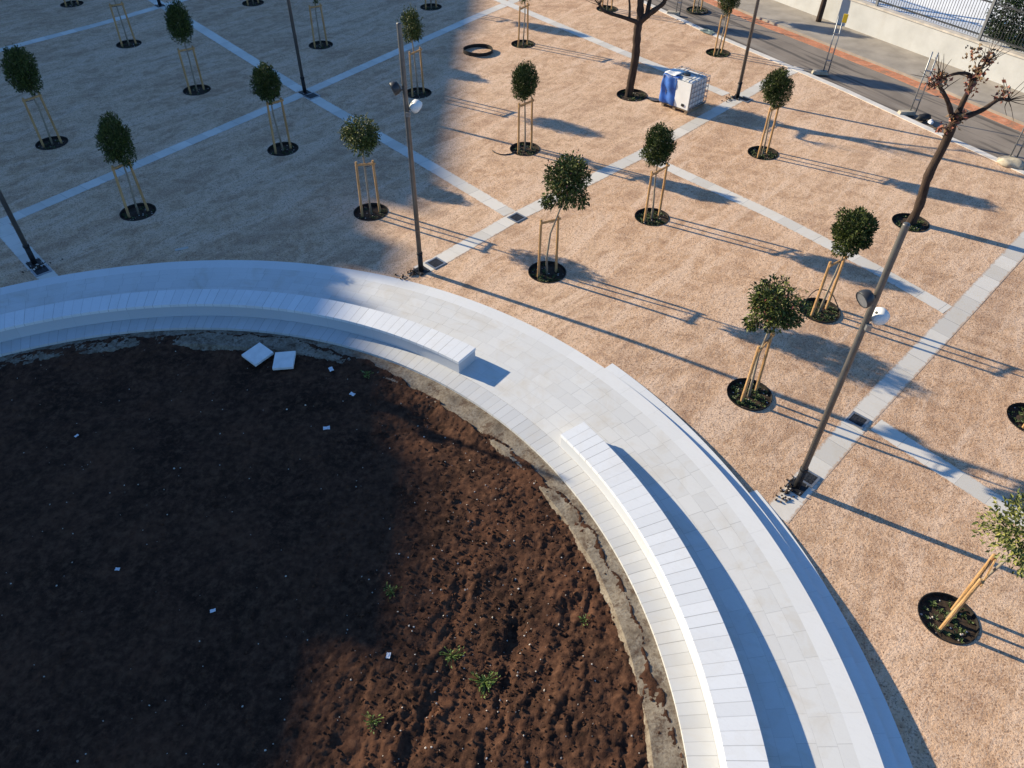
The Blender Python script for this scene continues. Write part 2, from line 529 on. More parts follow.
def ribbon(mb, line, w, dz=.004, h=.0, zf=Z, step=.5, joint_u=0):
    """flat strip along a polyline following the plaza"""
    P = []
    for a, b in zip(line[:-1], line[1:]):
        a, b = Vector(a), Vector(b); k = max(1, int((b-a).length/step))
        P += [a + (b-a)*(i/k) for i in range(k)]
    P.append(Vector(line[-1]))
    vs = []; uvs = []; u = 0
    for i, p in enumerate(P):
        t = (P[min(i+1, len(P)-1)] - P[max(i-1, 0)]).normalized(); nr = Vector((-t.y, t.x))
        if i: u += (p-P[i-1]).length
        for s_ in (-1, 1):
            q = p + nr*s_*w/2; vs.append((q.x, q.y, zf(q.x, q.y)+dz)); uvs.append((u, s_*w/2))
    fs = [(2*i, 2*i+2, 2*i+3, 2*i+1) for i in range(len(P)-1)]
    mb.add(vs, [f[::-1] for f in fs][0:0] + fs, [[uvs[k] for k in f] for f in fs])
    return mb


def upfix(o):
    bm = bmesh.new(); bm.from_mesh(o.data)
    for f in bm.faces: f.normal_update()
    fl = [f for f in bm.faces if f.normal.z < 0]
    if fl: bmesh.ops.reverse_faces(bm, faces=fl)
    bm.to_mesh(o.data); bm.free()
    return o


def band(name, line, w, dz):
    return struct(upfix(ribbon(MB(), line, w, dz).build(name, M['band'])))


def ext(p, q, d):
    p, q = Vector(p), Vector(q); return tuple(q + (q-p).normalized()*d)


A1 = [(-2.45, 16.28), (-1.95, 16.75), (.04, 18.97), (4.04, 22.83), (7.91, 27.05), (9.6, 28.9), (11.15, 30.3)]
A2 = [(5.06, 8.82), (5.59, 9.40), (7.55, 11.46), (10.93, 14.82), (14.02, 17.93), (16.9, 20.85)]
A3 = [(-16.9, 14.9), (-14.34, 18.3), (-7.67, 27.40), (-1.61, 36.1), (5, 45)]
A4 = [(-26, 24.4), (-20.73, 31.29), (-17.97, 34.43), (-10, 45)]
band('white_band', A1, .47, .004)
band('white_band', A2, .50, .004)
band('white_band', A3, .47, .004)
band('white_band', A4, .47, .004)
band('white_band', [(-24, 45.7), (-13.86, 34.43), (-7.85, 27.60)], .45, .0055)
band('white_band', [(-7.49, 27.20), (-3.27, 22.66), (-.12, 19.15)], .45, .0055)
band('white_band', [(-3, 41), (.73, 36.31), (4.15, 32.0), (7.31, 28.20), (7.75, 27.65)], .45, .0055)
band('white_band', [(4.25, 22.65), (7.32, 19.33), (10.76, 15.01)], .45, .0055)
band('white_band', [(7.74, 11.20), (9.51, 9.19), (13, 4.8)], .45, .0055)
band('white_band', [(-14.20, 18.2), (-12.43, 16.41), (-11.3, 15.3)], .45, .0055)

# road, trench, pavement
flat = lambda x, y: 0.0
road_mid = offset_line(KERB, -2.2)      # KERB runs towards -y: right-hand side is the plaza, left-hand is the road


def side(L, d):
    return offset_line(L, d)


def strip_between(name, d0, d1, z, mat, kz=None, skirt=None):
    a = side(KERB, d0); b = side(KERB, d1)
    mb = MB(); vs = []
    for p, q in zip(a, b): vs += [(p[0], p[1], z), (q[0], q[1], z)]
    mb.add(vs, [(2*i, 2*i+2, 2*i+3, 2*i+1) for i in range(len(a)-1)])
    if skirt is not None:
        for L, sgn in ((a, 1), (b, -1)):
            v2 = []
            for p in L: v2 += [(p[0], p[1], z), (p[0], p[1], skirt)]
            mb.add(v2, [(2*i, 2*i+1, 2*i+3, 2*i+2) for i in range(len(L)-1)])
    o = mb.build(name, mat)
    return struct(upfix(o) if skirt is None else o)


S = 1  # road side of the kerb line
strip_between('kerb', -.13*S, .12*S, .022, M['kerb'], skirt=-.12)
strip_between('road', .12*S, 2.72*S, -.06, M['asphalt'])
strip_between('red_trench', 2.72*S, 3.22*S, -.045, M['trench'], skirt=-.08)
strip_between('far_kerb', 3.22*S, 3.36*S, .05, M['pavement'], skirt=-.12)
strip_between('pavement', 3.36*S, 8.4*S, .044, M['pavement'])

# ------------------------------------------------------------------ ring of walkway, benches, steps
def D(th):
    """fall of the plaza along the outside of the ring"""
    return -Z(CX+12.9*math.cos(th), CY+12.9*math.sin(th))


def sweep(name, prof, t0, t1, mat, nseg=None, caps=True, closed=False, parent=None, Ru=10.5, smooth=False, bevel=0):
    """prof(th) -> [(r, z)...] walked round as a solid; UV u = arc length, v = radius or height"""
    nseg = nseg or max(8, int((t1-t0)*Ru/.12))
    ths = [t0 + (t1-t0)*i/nseg for i in range(nseg+1)]
    P = [prof(t) for t in ths]; m = len(P[0])
    vs = [(CX+r*math.cos(t), CY+r*math.sin(t), z) for t, pr in zip(ths, P) for r, z in pr]
    mb = MB(); fs = []; uvs = []
    for i in range(nseg):
        for k in range(m if closed else m-1):
            k2 = (k+1) % m
            fs.append((i*m+k, i*m+k2, (i+1)*m+k2, (i+1)*m+k))
            vk = P[i][k][0] + (0 if abs(P[i][k][1]-P[i][k2][1]) < 1e-3 or abs(P[i][k][0]-P[i][k2][0]) > .05 else P[i][k][1])
            vk2 = P[i][k2][0] + (0 if abs(P[i][k][1]-P[i][k2][1]) < 1e-3 or abs(P[i][k][0]-P[i][k2][0]) > .05 else P[i][k2][1])
            u0, u1 = ths[i]*Ru, ths[i+1]*Ru
            uvs.append([(u0, vk), (u0, vk2), (u1, vk2), (u1, vk)])
    if caps and closed:
        for i in (0, nseg):
            fs.append(tuple(i*m+k for k in range(m)))
            uvs.append([(ths[i]*Ru+.1+P[i][k][1]*.05, P[i][k][0]) for k in range(m)])
    mb.add(vs, fs, uvs)
    me = mb.mesh(name, mat, smooth)
    bm = bmesh.new(); bm.from_mesh(me); bmesh.ops.recalc_face_normals(bm, faces=bm.faces); bm.to_mesh(me); bm.free()
    o = link(bpy.data.objects.new(name, me), parent)
    if bevel:
        md = o.modifiers.new('bevel', 'BEVEL'); md.width = bevel; md.segments = 2; md.limit_method = 'ANGLE'; md.angle_limit = R(40)
    return o


RL0, RL1 = 9.77, 10.22        # ledge
RB0, RB1 = 10.22, 10.82       # benches
RW = 12.57                    # outer edge of the walkway
HB = .36
b1a, b1b = R(53.9), R(152)
b2a, b2b = R(-48), R(36.9)

struct(sweep('ledge', lambda t: [(RL0, -.5), (RL0, .004), (RL1, .004), (RL1, -.5)], R(-180), R(180), M['ledge'], caps=False))
struct(sweep('walkway', lambda t: [(RL1, .008), (12.23, .008)], R(-180), R(180), M['walk'], caps=False, Ru=11.4))
struct(sweep('walkway_border', lambda t: [(12.23, .008), (RW, .008), (RW, -.9)], R(-180), R(180), M['border'], caps=False, Ru=12.4))

for a, b, lab in ((b1a, b1b, 'long white curved stone bench running out of the left edge, mostly in shade'),
                  (b2a, b2b, 'long white curved stone bench in full sun running out of the bottom edge')):
    e = empty('curved_bench', (CX, CY, 0), 0, lab, 'bench', 'curved stone benches round the planting bed')
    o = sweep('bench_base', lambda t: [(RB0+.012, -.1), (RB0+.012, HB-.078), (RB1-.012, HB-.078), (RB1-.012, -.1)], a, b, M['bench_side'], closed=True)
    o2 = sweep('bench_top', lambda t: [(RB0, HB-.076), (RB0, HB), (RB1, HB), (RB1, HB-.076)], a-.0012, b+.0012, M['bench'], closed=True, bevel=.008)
    for q in (o, o2):
        q.parent = e; q.matrix_parent_inverse = Matrix.Translation((-CX, -CY, 0))


def tread1(t): return -min(.15, .52*max(0, D(t)))
def tread2(t):
    d = D(t); return -(d+.02) if d < .27 else -(.29+.012*min(1, (d-.27)/.12))


struct(sweep('step', lambda t: [(RW-.02, tread1(t)), (12.85, tread1(t)), (12.85, -.9)], R(-70), R(42.6), M['step'], caps=False, Ru=12.7))
struct(sweep('step', lambda t: [(12.83, tread2(t)), (13.14, tread2(t)), (13.14, -.9)], R(-70), R(30), M['step'], caps=False, Ru=13))

# rough concrete footing inside the ledge
fr = np.random.default_rng(3)
_f = [(fr.uniform(0, 2*PI), k, fr.uniform(.3, 1)/k**.8) for k in range(3, 60, 2)]
def wob(t): return sum(a*math.sin(k*t+p) for p, k, a in _f)*.07
struct(sweep('concrete_footing', lambda t: [(9.05+wob(t)*.6, -.50), (9.30+wob(t), -.085+.02*math.sin(37*t)), (9.55, -.065+.008*math.sin(91*t)), (RL0+.02, -.055)], R(-180), R(180), M['footing'], nseg=900, caps=False))

# ------------------------------------------------------------------ soil of the bed
def frac(n, beta, seed, ax=1., ay=1., rot=0., lo=0, hi=1e9):
    r = np.random.default_rng(seed)
    f = np.fft.fft2(r.standard_normal((n, n)))
    kx = np.fft.fftfreq(n)*n; KX, KY = np.meshgrid(kx, kx, indexing='ij')
    c, s = math.cos(rot), math.sin(rot)
    K = np.sqrt(((KX*c+KY*s)*ax)**2 + ((-KX*s+KY*c)*ay)**2); K[0, 0] = 1
    A = K**(-beta/2); A[(K < lo) | (K > hi)] = 0; A[0, 0] = 0
    h = np.real(np.fft.ifft2(f*A)); return h/h.std()


NS = 620; RS = 9.75
g1 = np.linspace(-RS, RS, NS); GX, GY = np.meshgrid(g1, g1, indexing='ij')
rad = np.hypot(GX, GY)
hb = frac(NS, 3.2, 1, lo=2) * .045
hm = frac(NS, 1.7, 2, lo=24) * .0034
hf = frac(NS, .8, 5, lo=90) * .0036
rd = frac(NS, 3.0, 8, 1.0, 3.0, R(-14), lo=7)           # ruts drawn along y
rut = np.clip(np.abs(rd), 0, 1.6)
wx = np.clip((GX + 1.8 - .5*(GY-3))/3.0, 0, 1) * np.clip((5.5-GY)/4.0, 0, 1)   # stronger in the near right part
H0 = -.15 + hb + hm + hf + (.55-rut)*.020*(.04+wx)
heap = np.clip((rad-8.2)/1.3, 0, 1)
H0 += .05*heap*(hm/.0034*.15) - .02
clods = np.clip(frac(NS, 1.2, 21, lo=60)-1.9, 0, 2)*.022
H0 += clods*(.4+.6*np.clip(GX/4+.5, 0, 1))
hole = np.exp(-(((GX-(-.6-CX))*.75+(GY-(12.0-CY))*.65)/1.3)**2 - (((GX-(-.6-CX))*-.65+(GY-(12.0-CY))*.75)/.45)**2)
H0 -= hole*.28
# wheel tracks pressed into the damp soil, with a lip pushed up along them
TRACKS = [([(.14, 6.4), (.04, 5.95), (-.13, 5.14), (-.30, 4.16), (-.4, 3.0)], .085, .10),
          ([(-1.16, 5.2), (-1.26, 4.9), (-1.48, 4.15), (-1.6, 3.2)], .08, .11), ([(-1.75, 4.7), (-1.63, 4.79), (-.98, 5.16)], .06, .09),
          ([(1.75, 8.3), (1.60, 7.67), (1.15, 6.14), (.85, 4.84), (.73, 3.2)], .05, .09), ([(2.19, 5.98), (1.83, 5.16), (1.61, 3.4)], .06, .09),
          ([(.9, 8.2), (.62, 7.66), (.17, 6.86), (-.07, 6.13)], .05, .08), ([(-.71, 7.64), (-.96, 6.47), (-.95, 5.44)], .05, .08),
          ([(1.11, 6.87), (.48, 5.30), (.31, 3.4)], .06, .10)]
wig = frac(NS, 2.4, 44, lo=8)*.06
for L_, dep, wdt in TRACKS:
    best = np.full((NS, NS), 9.0)
    for (ax, ay), (bx_, by_) in zip(L_[:-1], L_[1:]):
        dx, dy = bx_-ax, by_-ay
        tt = np.clip(((GX+CX-ax)*dx + (GY+CY-ay)*dy)/(dx*dx+dy*dy), 0, 1)
        best = np.minimum(best, np.hypot(GX+CX-ax-tt*dx, GY+CY-ay-tt*dy))
    best = np.abs(best + wig)
    dep *= .48
    H0 += -dep*np.exp(-(best/wdt)**2)*(.75+.25*rut) + dep*.55*np.exp(-((best-wdt*1.9)/(wdt*.6))**2)
# the soil runs up against the footing along a wandering edge
AN = np.arctan2(GY, GX)
RBD = 9.58 + .06*np.sin(5*AN+1) + .05*np.sin(13*AN+2) + .035*np.sin(29*AN) + .03*np.sin(61*AN+.5) + .02*np.sin(117*AN) - .30*np.exp(-((AN-R(52))/R(9))**2) + .10*np.exp(-((AN-R(110))/R(22))**2)
edge = np.clip((rad-(RBD-.45))/.45, 0, 1)**1.5
H0 = H0*(1-edge) + edge*(-.046 + hm*1.6 + hf*1.8)
H0 -= np.clip((rad-RBD)/.06, 0, 1)*.16
idx = -np.ones((NS, NS), int); mask = rad < RS
idx[mask] = np.arange(mask.sum())
verts = np.stack([GX[mask]+CX, GY[mask]+CY, H0[mask]], 1)
q = mask[:-1, :-1] & mask[1:, :-1] & mask[1:, 1:] & mask[:-1, 1:]
faces = np.stack([idx[:-1, :-1][q], idx[1:, :-1][q], idx[1:, 1:][q], idx[:-1, 1:][q]], 1)
me = bpy.data.meshes.new('soil')
me.from_pydata(verts.tolist(), [], faces.tolist()); me.materials.append(M['dirt'])
me.polygons.foreach_set('use_smooth', [True]*len(me.polygons)); me.update()
struct(link(bpy.data.objects.new('soil', me)))


def zs(x, y):
    i = int(round((x-CX+RS)/(2*RS)*(NS-1))); j = int(round((y-CY+RS)/(2*RS)*(NS-1)))
    return float(H0[min(max(i, 0), NS-1), min(max(j, 0), NS-1)])


# pebbles and crumbs scattered over the soil: nobody could count them
ICO = [(0, 0, 1), (.9, 0, .3), (.28, .85, .3), (-.73, .53, .3), (-.73, -.53, .3), (.28, -.85, .3), (0, 0, -.7)]
IF = [(0, 1, 2), (0, 2, 3), (0, 3, 4), (0, 4, 5), (0, 5, 1), (6, 2, 1), (6, 3, 2), (6, 4, 3), (6, 5, 4), (6, 1, 5)]
mb = MB()
for i in range(900):
    a = random.uniform(0, 2*PI); r = 9.3*math.sqrt(random.random())
    x, y = CX+r*math.cos(a), CY+r*math.sin(a)
    if random.random() < .3: x, y = random.gauss(-.3, 1.2), random.gauss(6.6, 2.6)
    if math.hypot(x-CX, y-CY) > 9.4: continue
    s_ = random.choice([.008, .010, .013, .016, .022]) * random.uniform(.8, 1.2)
    rot = Quaternion((random.random(), random.random(), random.random()), random.uniform(0, 6))
    z = zs(x, y)
    mb.add([rot @ Vector((p[0]*s_, p[1]*s_*random.uniform(.7, 1.1), p[2]*s_*.8)) + Vector((x, y, z+s_*.4)) for p in ICO], IF)
tag(mb.build('pebbles', M['pebble']), 'pale pebbles scattered over the dark bare soil', 'pebbles', kind='stuff')
mb = MB()
for i in range(5000):
    x, y = random.gauss(-.4, 1.9), random.gauss(6.5, 3.0)
    if math.hypot(x-CX, y-CY) > 9.45 or y < 2: continue
    s_ = random.choice([.009, .012, .016, .022, .034]) * random.uniform(.7, 1.3)
    rot = Quaternion((random.random(), random.random(), random.random()), random.uniform(0, 6))
    mb.add([rot @ Vector((p[0]*s_*random.uniform(.7, 1.2), p[1]*s_*random.uniform(.7, 1.2), p[2]*s_*.8)) + Vector((x, y, zs(x, y)+s_*.3)) for p in ICO], IF)
tag(mb.build('soil_clods', M['dirt']), 'loose reddish clods lying on the sunlit soil', 'clods', kind='stuff')

# offcut slabs
for x, y, rz, sx, sy, lab in ((-5.79, 12.98, R(52), .52, .48, 'tilted square white marble offcut on the soil, left of its twin'),
                              (-5.14, 12.78, R(4), .46, .50, 'square white marble offcut on the soil, right of its twin')):
    o = MB().box((0, 0, 0), (sx, sy, .07)).build('stone_offcut', M['slab'], bevel=.006)
    o.location = (x, y, max(zs(x, y), -.1)+.07); o.rotation_euler = (R(5), R(-3), rz)
    tag(o, lab, 'stone slab', 'white stone offcuts on the soil')

# scraps of paper and plastic
for x, y, s_, lab in ((-8.96, 10.58, 0.054, 'tiny white scrap on the dark soil in the upper left of the bed'),
                      (-3.82, 10.75, 0.090, 'pale bluish scrap on the dark soil below the white marble offcuts'),
                      (-3.44, 11.73, 0.078, 'grey crumpled scrap on the soil beside the concrete footing'),
                      (-4.99, 6.63, 0.060, 'white scrap in the middle of the dark shaded soil'),
                      (-6.90, 7.42, 0.054, 'small white scrap in the left half of the dark shaded soil'),
                      (-1.93, 5.83, 0.066, 'slim beige scrap lying at the edge of the sunlit soil'),
                      (-4.05, 12.55, 0.090, 'bluish crumpled wrapper lying against the concrete footing')):
    mb = MB(); n = 5
    vs = [(i/(n-1)-.5, j/(n-1)-.5, random.uniform(-.12, .12)) for i in range(n) for j in range(n)]
    vs = [(a*s_*1.5, b*s_, c*s_+s_*.25) for a, b, c in vs]
    mb.add(vs, [(i*n+j, (i+1)*n+j, (i+1)*n+j+1, i*n+j+1) for i in range(n-1) for j in range(n-1)])
    o = mb.build('paper_scrap', M['scrap']); o.modifiers.new('thick', 'SOLIDIFY').thickness = .006
    o.location = (x, y, zs(x, y)+.01); o.rotation_euler = (0, 0, random.uniform(0, 6))
    tag(o, lab, 'scrap', 'scraps of litter on the soil')


def leaf_quads(mb, p, d, up, L, W, mi=0):
    """one folded leaf starting at p"""
    d = d.normalized(); s_ = d.cross(up)
    if s_.length < 1e-3: s_ = Vector((1, 0, 0))
    s_.normalize(); nn = s_.cross(d)
    a = p; m = p + d*L*.5 - nn*L*.04; t = p + d*L - nn*L*.14
    l = m + s_*W*.5 + nn*W*.22; r = m - s_*W*.5 + nn*W*.22
    mb.add([a, l, t, r], [(0, 1, 2), (0, 2, 3)], mi=mi)


def rv(s_=1.):
    v = Vector((random.gauss(0, 1), random.gauss(0, 1), random.gauss(0, 1))); return v.normalized()*s_


# weeds
for x, y, rr, nl, lab in ((-.38, 5.44, .20, 110, 'bright green weed clump on the sunlit red soil, the largest of the weeds'),
                      (-.92, 5.85, .18, 60, 'sparse green weed up and left of the brightest weed clump'),
                      (-2.02, 6.96, .16, 40, 'small grey-green weed on the edge of the shaded soil'),
                      (-2.05, 4.80, .14, 40, 'small weed near the bottom edge of the bed beside the shade'),
                      (-3.20, 12.35, .12, 30, 'little yellow-green weed beside the concrete footing'),
                      (1.25, 6.55, .10, 24, 'tiny weed close to the footing of the sunlit bench')):
    mb = MB()
    for i in range(nl):
        a = random.uniform(0, 2*PI); r = rr*.85*math.sqrt(random.random())*(1+.5*math.sin(3*a))
        p = Vector((r*math.cos(a), r*math.sin(a), random.uniform(.0, .05)))
        dd = Vector((math.cos(a)+random.gauss(0, .5), math.sin(a)+random.gauss(0, .5), random.uniform(.1, .9)))
        mb.tube([(0, 0, -.01), p*.5+Vector((0, 0, .02)), p], .0025, 3)
        leaf_quads(mb, p, dd, Vector((0, 0, 1)), random.uniform(.02, .065), random.uniform(.012, .03))
    o = mb.build('weed', M['weed']); o.location = (x, y, zs(x, y))
    tag(o, lab, 'weed', 'weeds in the soil bed')

# ------------------------------------------------------------------ young trees, stakes, pits
def crown_mesh(seed, kind, w, h):
    """leaf cloud of the wanted width and height, centred on the origin"""
    random.seed(seed)
    mb = MB()
    lumps = []
    nl = 9 if kind == 0 else 13
    for i in range(nl):
        v = rv()
        k = {0: .42, 1: .58, 2: .55, 3: .66}[kind]
        lumps.append((Vector((v.x*w*.5*k, v.y*w*.5*k, v.z*h*.5*k)), (.36 if kind == 0 else .27)*random.uniform(.8, 1.15)))
    if kind == 1: lumps.append((Vector((-w*.42, -.05, -h*.36)), .17)); lumps.append((Vector((w*.30, 0, -h*.34)), .2))
    N = {0: 6500, 1: 4000, 2: 3400, 3: 2000}[kind]
    Ls = {0: .075, 1: .084, 2: .078, 3: .070}[kind]
    ph = [random.uniform(0, 6) for _ in range(8)]
    for i in range(N):
        if kind == 0 or random.random() < .12:
            v = rv()
            k = 1 + .10*math.sin(3.1*v.x+ph[0]+2*v.z) + .09*math.sin(4.3*v.y+ph[1]-3*v.z) + .10*math.sin(7*v.z+5*v.x+ph[2]) + .09*math.sin(9*v.y-6*v.x+ph[3])
            q = (random.random()**.33)*.47*k*(1 if kind == 0 else .80)
            p = Vector((v.x*w*q, v.y*w*q, v.z*h*q))
        else:
            c, r = random.choice(lumps)
            v = rv(); q = r*(random.random()**.4)
            p = c + Vector((v.x*w*q, v.y*w*q, v.z*h*q*.8))
        out = Vector((p.x/w, p.y/w, p.z/h)).normalized()
        d = out*.9 + rv(.8) + Vector((0, 0, .45 if kind == 0 else .05))
        L = Ls*random.uniform(.7, 1.25)
        leaf_quads(mb, p, d, rv()*.6+Vector((0, 0, 1)), L, L*random.uniform(.42, .55))
    # shoots standing out of the outline
    for i in range(46 if kind == 0 else 50):
        v = rv(); v.z = abs(v.z)*(1.2 if kind == 0 else .7) - (.0 if kind == 0 else .3)
        v.normalize()
        p0 = Vector((v.x*w*.42, v.y*w*.42, v.z*h*.42))
        dv = (v + Vector((0, 0, .7)) + rv(.25)).normalized()
        ln = random.uniform(.06, .19)
        for k in range(6):
            p = p0 + dv*ln*k/5
            leaf_quads(mb, p, dv*.7 + rv(.8), rv()+Vector((0, 0, 1)), Ls*random.uniform(.7, 1), Ls*.4)
    return mb


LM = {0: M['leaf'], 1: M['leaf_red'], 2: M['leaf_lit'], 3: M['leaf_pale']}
RT = .27      # stakes stand this far from the trunk
HS = 1.56


def stake_frame(i):
    """three round stakes and the rails between them"""
    random.seed(100+i)
    x, y = T[i][:2]; z = Z(x, y)-.05
    e = empty('tree_stakes', (x, y, z), 0, None, 'tree stakes', 'stake frames of the young trees')
    a0 = R(38+random.uniform(-9, 9))
    P = []
    for sg in (-1, 1):
        hh = HS*random.uniform(.98, 1.09)
        b = Vector((sg*RT*math.cos(a0), sg*RT*math.sin(a0), -.05)); t = Vector((b.x*.90+random.gauss(0, .02), b.y*.90+random.gauss(0, .02), hh))
        P.append((b, t))
        mb = MB(); mb.tube([b, b.lerp(t, .5), t-(t-b).normalized()*.02, t], [.036, .035, .033, .025], 9)
        mb.build('stake', M['wood'], e)
    sd_ = Vector((-math.sin(a0), math.cos(a0), 0))*-.045
    a = P[0][1]-Vector((0, 0, .08)); b = P[1][1]-Vector((0, 0, .08)); dv = b-a
    o = MB().box((0, 0, 0), (dv.length+.10, .024, .060)).build('crossbar', M['wood'], e)
    o.location = (a+b)/2+sd_; o.rotation_euler = (0, -math.asin(max(-1, min(1, dv.z/dv.length))), math.atan2(dv.y, dv.x))
    mb = MB()
    for k in range(2):
        q = P[k][1]-Vector((0, 0, .12)); mb.tube([q, Vector((q.x*.5, q.y*.5, q.z-.02)), Vector((0, 0, q.z-.01))], .008, 5)
    mb.build('tie', M['black'], e)
    e['label'] = 'stakes of the ' + T[i][7]
    return e


def pit(i, x, y, r, lab, cover):
    z = Z(x, y)
    e = empty('tree_pit', (x, y, z), random.uniform(0, 6), lab, 'tree pit', 'round planting pits in the paving')
    random.seed(500+i)
    n = 40
    MB().lathe([(r+.004, -.14), (r+.004, .012), (r-.012, .012), (r-.012, -.14)], n=n).build('edging_ring', M['rust'], e)
    mb = MB(); k = 6; vs = [(0, 0, -.06)]
    for a in range(1, k+1):
        for b in range(24):
            rr = (r+.0)*a/k
            vs.append((rr*math.cos(2*PI*b/24), rr*math.sin(2*PI*b/24), -.075+random.uniform(-.018, .018)))
    fs = [(0, 1+b, 1+(b+1) % 24) for b in range(24)]
    for a in range(k-1):
        for b in range(24):
            fs.append((1+a*24+b, 1+(a+1)*24+b, 1+(a+1)*24+(b+1) % 24, 1+a*24+(b+1) % 24))
    mb.add(vs, fs); mb.build('pit_soil', M['pitsoil'], e, smooth=True)
    mb = MB()
    for q in range(cover):
        a = random.uniform(0, 2*PI); rr = r*.86*math.sqrt(random.random()); cx, cy = rr*math.cos(a), rr*math.sin(a)
        for w in range(9):
            dd = Vector((random.gauss(0, 1), random.gauss(0, 1), random.uniform(.2, 1.4)))
            leaf_quads(mb, Vector((cx, cy, -.065)) + rv(.012), dd, Vector((0, 0, 1)), random.uniform(.05, .095), random.uniform(.02, .035))
    if cover: mb.build('ground_cover', M['ground_leaf'], e)['kind'] = 'stuff'
    # stones
    mb = MB()
    for q in range(14):
        a = random.uniform(0, 2*PI); rr = r*.9*math.sqrt(random.random()); s_ = random.uniform(.012, .03)
        mb.add([Vector((p[0]*s_+rr*math.cos(a), p[1]*s_+rr*math.sin(a), p[2]*s_*.7-.065)) for p in ICO], IF)
    mb.build('pit_stones', M['pebble'], e)['kind'] = 'stuff'
    return e


variants = {}
for i, (x, y, hc, w, h, sx, kind, lab) in enumerate(T):
    z = Z(x, y)
    root = empty('young_tree', (x, y, z-.08), 0, lab, 'young tree', 'young staked trees on the paving')
    random.seed(40+i)
    hc2 = hc+.08
    root.rotation_euler = (R(random.gauss(0, 1.1)), R(random.gauss(0, 1.1)), 0)
    bx = random.gauss(0, .03)
    top = Vector((sx, 0, hc2))
    mb = MB(); mb.tube([(0, 0, -.05), (bx*.4, .0, .5), (bx+sx*.25, .02, 1.2), (sx*.75, .0, hc2-h*.42), top, top+Vector((0, 0, h*.2))],
                       [.034, .027, .024, .021, .016, .006], 9)
    for k in range(7):
        v = rv(); p = top + Vector((0, 0, -h*.42+h*.08*k)); mb.tube([p, p+Vector((v.x*w*.22, v.y*w*.22, h*.12)), p+Vector((v.x*w*.36, v.y*w*.36, h*.22))], [.011, .008, .004], 5)
    mb.build('trunk', M['trunk'], root, smooth=True)
    key = (kind, (i*7) % 4) if kind == 0 else (kind, i)
    if key not in variants:
        variants[key] = crown_mesh(900+i, kind, 1.0, 1.2).mesh('crown', LM[kind])
    c = link(bpy.data.objects.new('crown', variants[key]), root)
    c.location = (sx, 0, hc2); k_ = .84 if kind == 0 else 1.; c.scale = (w*k_, w*k_, h/1.2*(.90 if kind == 0 else 1)); c.rotation_euler = (0, 0, random.uniform(0, 6) if kind == 0 else 0)
    if i in (18, 13): c.rotation_euler = (0, 0, 0)
    stake_frame(i)
    pit(i, x, y, .49, 'round pit under the ' + lab, random.choice([30, 45, 60]) if x > -1 else 10)
    random.seed(1000+i)

# ------------------------------------------------------------------ the two leafless trees
def smooth_path(P, n=5):
    """Catmull-Rom through the points"""
    P = [Vector(p) for p in P]; Q = [P[0]*2-P[1]] + P + [P[-1]*2-P[-2]]
    out = []
    for i in range(1, len(Q)-2):
        for k in range(n):
            t = k/n; a, b, c, d = Q[i-1], Q[i], Q[i+1], Q[i+2]
            out.append(.5*((2*b)+(c-a)*t+(2*a-5*b+4*c-d)*t*t+(3*b-a-3*c+d)*t**3))
    out.append(P[-1]); return out


def limb(name, P, r0, r1, root, mat=None, twigs=0):
    pts_ = smooth_path(P)
    k = len(pts_)
    rad_ = [(r0+(r1-r0)*(i/(k-1))**.8)*random.uniform(.90, 1.13) for i in range(k)]
    mb = MB(); mb.tube(pts_, rad_, 10)
    for q in range(twigs):
        p = pts_[random.randint(k//2, k-1)]; v = rv(); v.z = abs(v.z)+.25
        L = random.uniform(.25, .7)
        mb.tube(smooth_path([p, p+v*L*.5+rv(.06), p+v*L+rv(.10)], 3), [.014]*3+[.009]*3+[.004], 5)
    e_ = pts_[-1]; dv = (pts_[-1]-pts_[-3]).normalized()
    if name == 'branch':
        mb.tube([e_-dv*.10, e_-dv*.02, e_+dv*.05, e_+dv*.09], [r1*.9, r1*1.35, r1*1.2, r1*.3], 9)
        for q in range(13):
            v = (dv*.7+rv(.9)+Vector((0, 0, .5))).normalized(); L = random.uniform(.25, .8)
            mb.tube(smooth_path([e_, e_+v*L*.5+rv(.04), e_+v*L+rv(.07)], 3), [.011]*3+[.007]*3+[.003], 5)
    return mb.build(name, mat or M['bark'], root, smooth=True)


def leaf_bunch(C, r, n, mat, root, name='foliage', L=.13):
    mb = MB()
    for i in range(n):
        p = Vector(C)+rv(r*random.random()**.5); d = rv()+Vector((0, 0, -.5))
        l = L*random.uniform(.6, 1.2)
        leaf_quads(mb, p, d, rv(), l, l*.7)
    return mb.build(name, mat, root)


random.seed(77)
x, y = DEC[0]
r1 = empty('bare_tree', (x, y, Z(x, y)-.08), 0, 'dark leafless pollarded tree next to the blue and white tank', 'tree', 'leafless pollarded trees')
limb('trunk', [(0, 0, -.05), (.02, 0, .5), (.08, 0, 1.4), (.05, .05, 2.35), (.12, .05, 2.75)], .15, .13, r1)
limb('branch', [(.08, .05, 2.55), (-.5, -.05, 2.75), (-1.15, -.10, 2.95), (-1.35, -.1, 3.15)], .085, .035, r1, twigs=2)
limb('branch', [(.10, .05, 2.65), (.05, .15, 3.4), (.12, .1, 4.2), (.10, .0, 5.2)], .14, .06, r1, twigs=5)
limb('branch', [(.12, .05, 2.62), (.45, -.1, 2.95), (.75, -.25, 3.25), (.82, -.25, 3.42)], .11, .06, r1, twigs=1)
limb('branch', [(.30, .0, 2.85), (.42, .25, 3.4), (.70, .45, 3.9), (1.25, .5, 4.15)], .08, .03, r1, twigs=3)
limb('branch', [(-.28, .0, 2.68), (-.32, .2, 3.2), (-.55, .25, 3.7)], .05, .02, r1, twigs=2)
x, y = DEC[1]
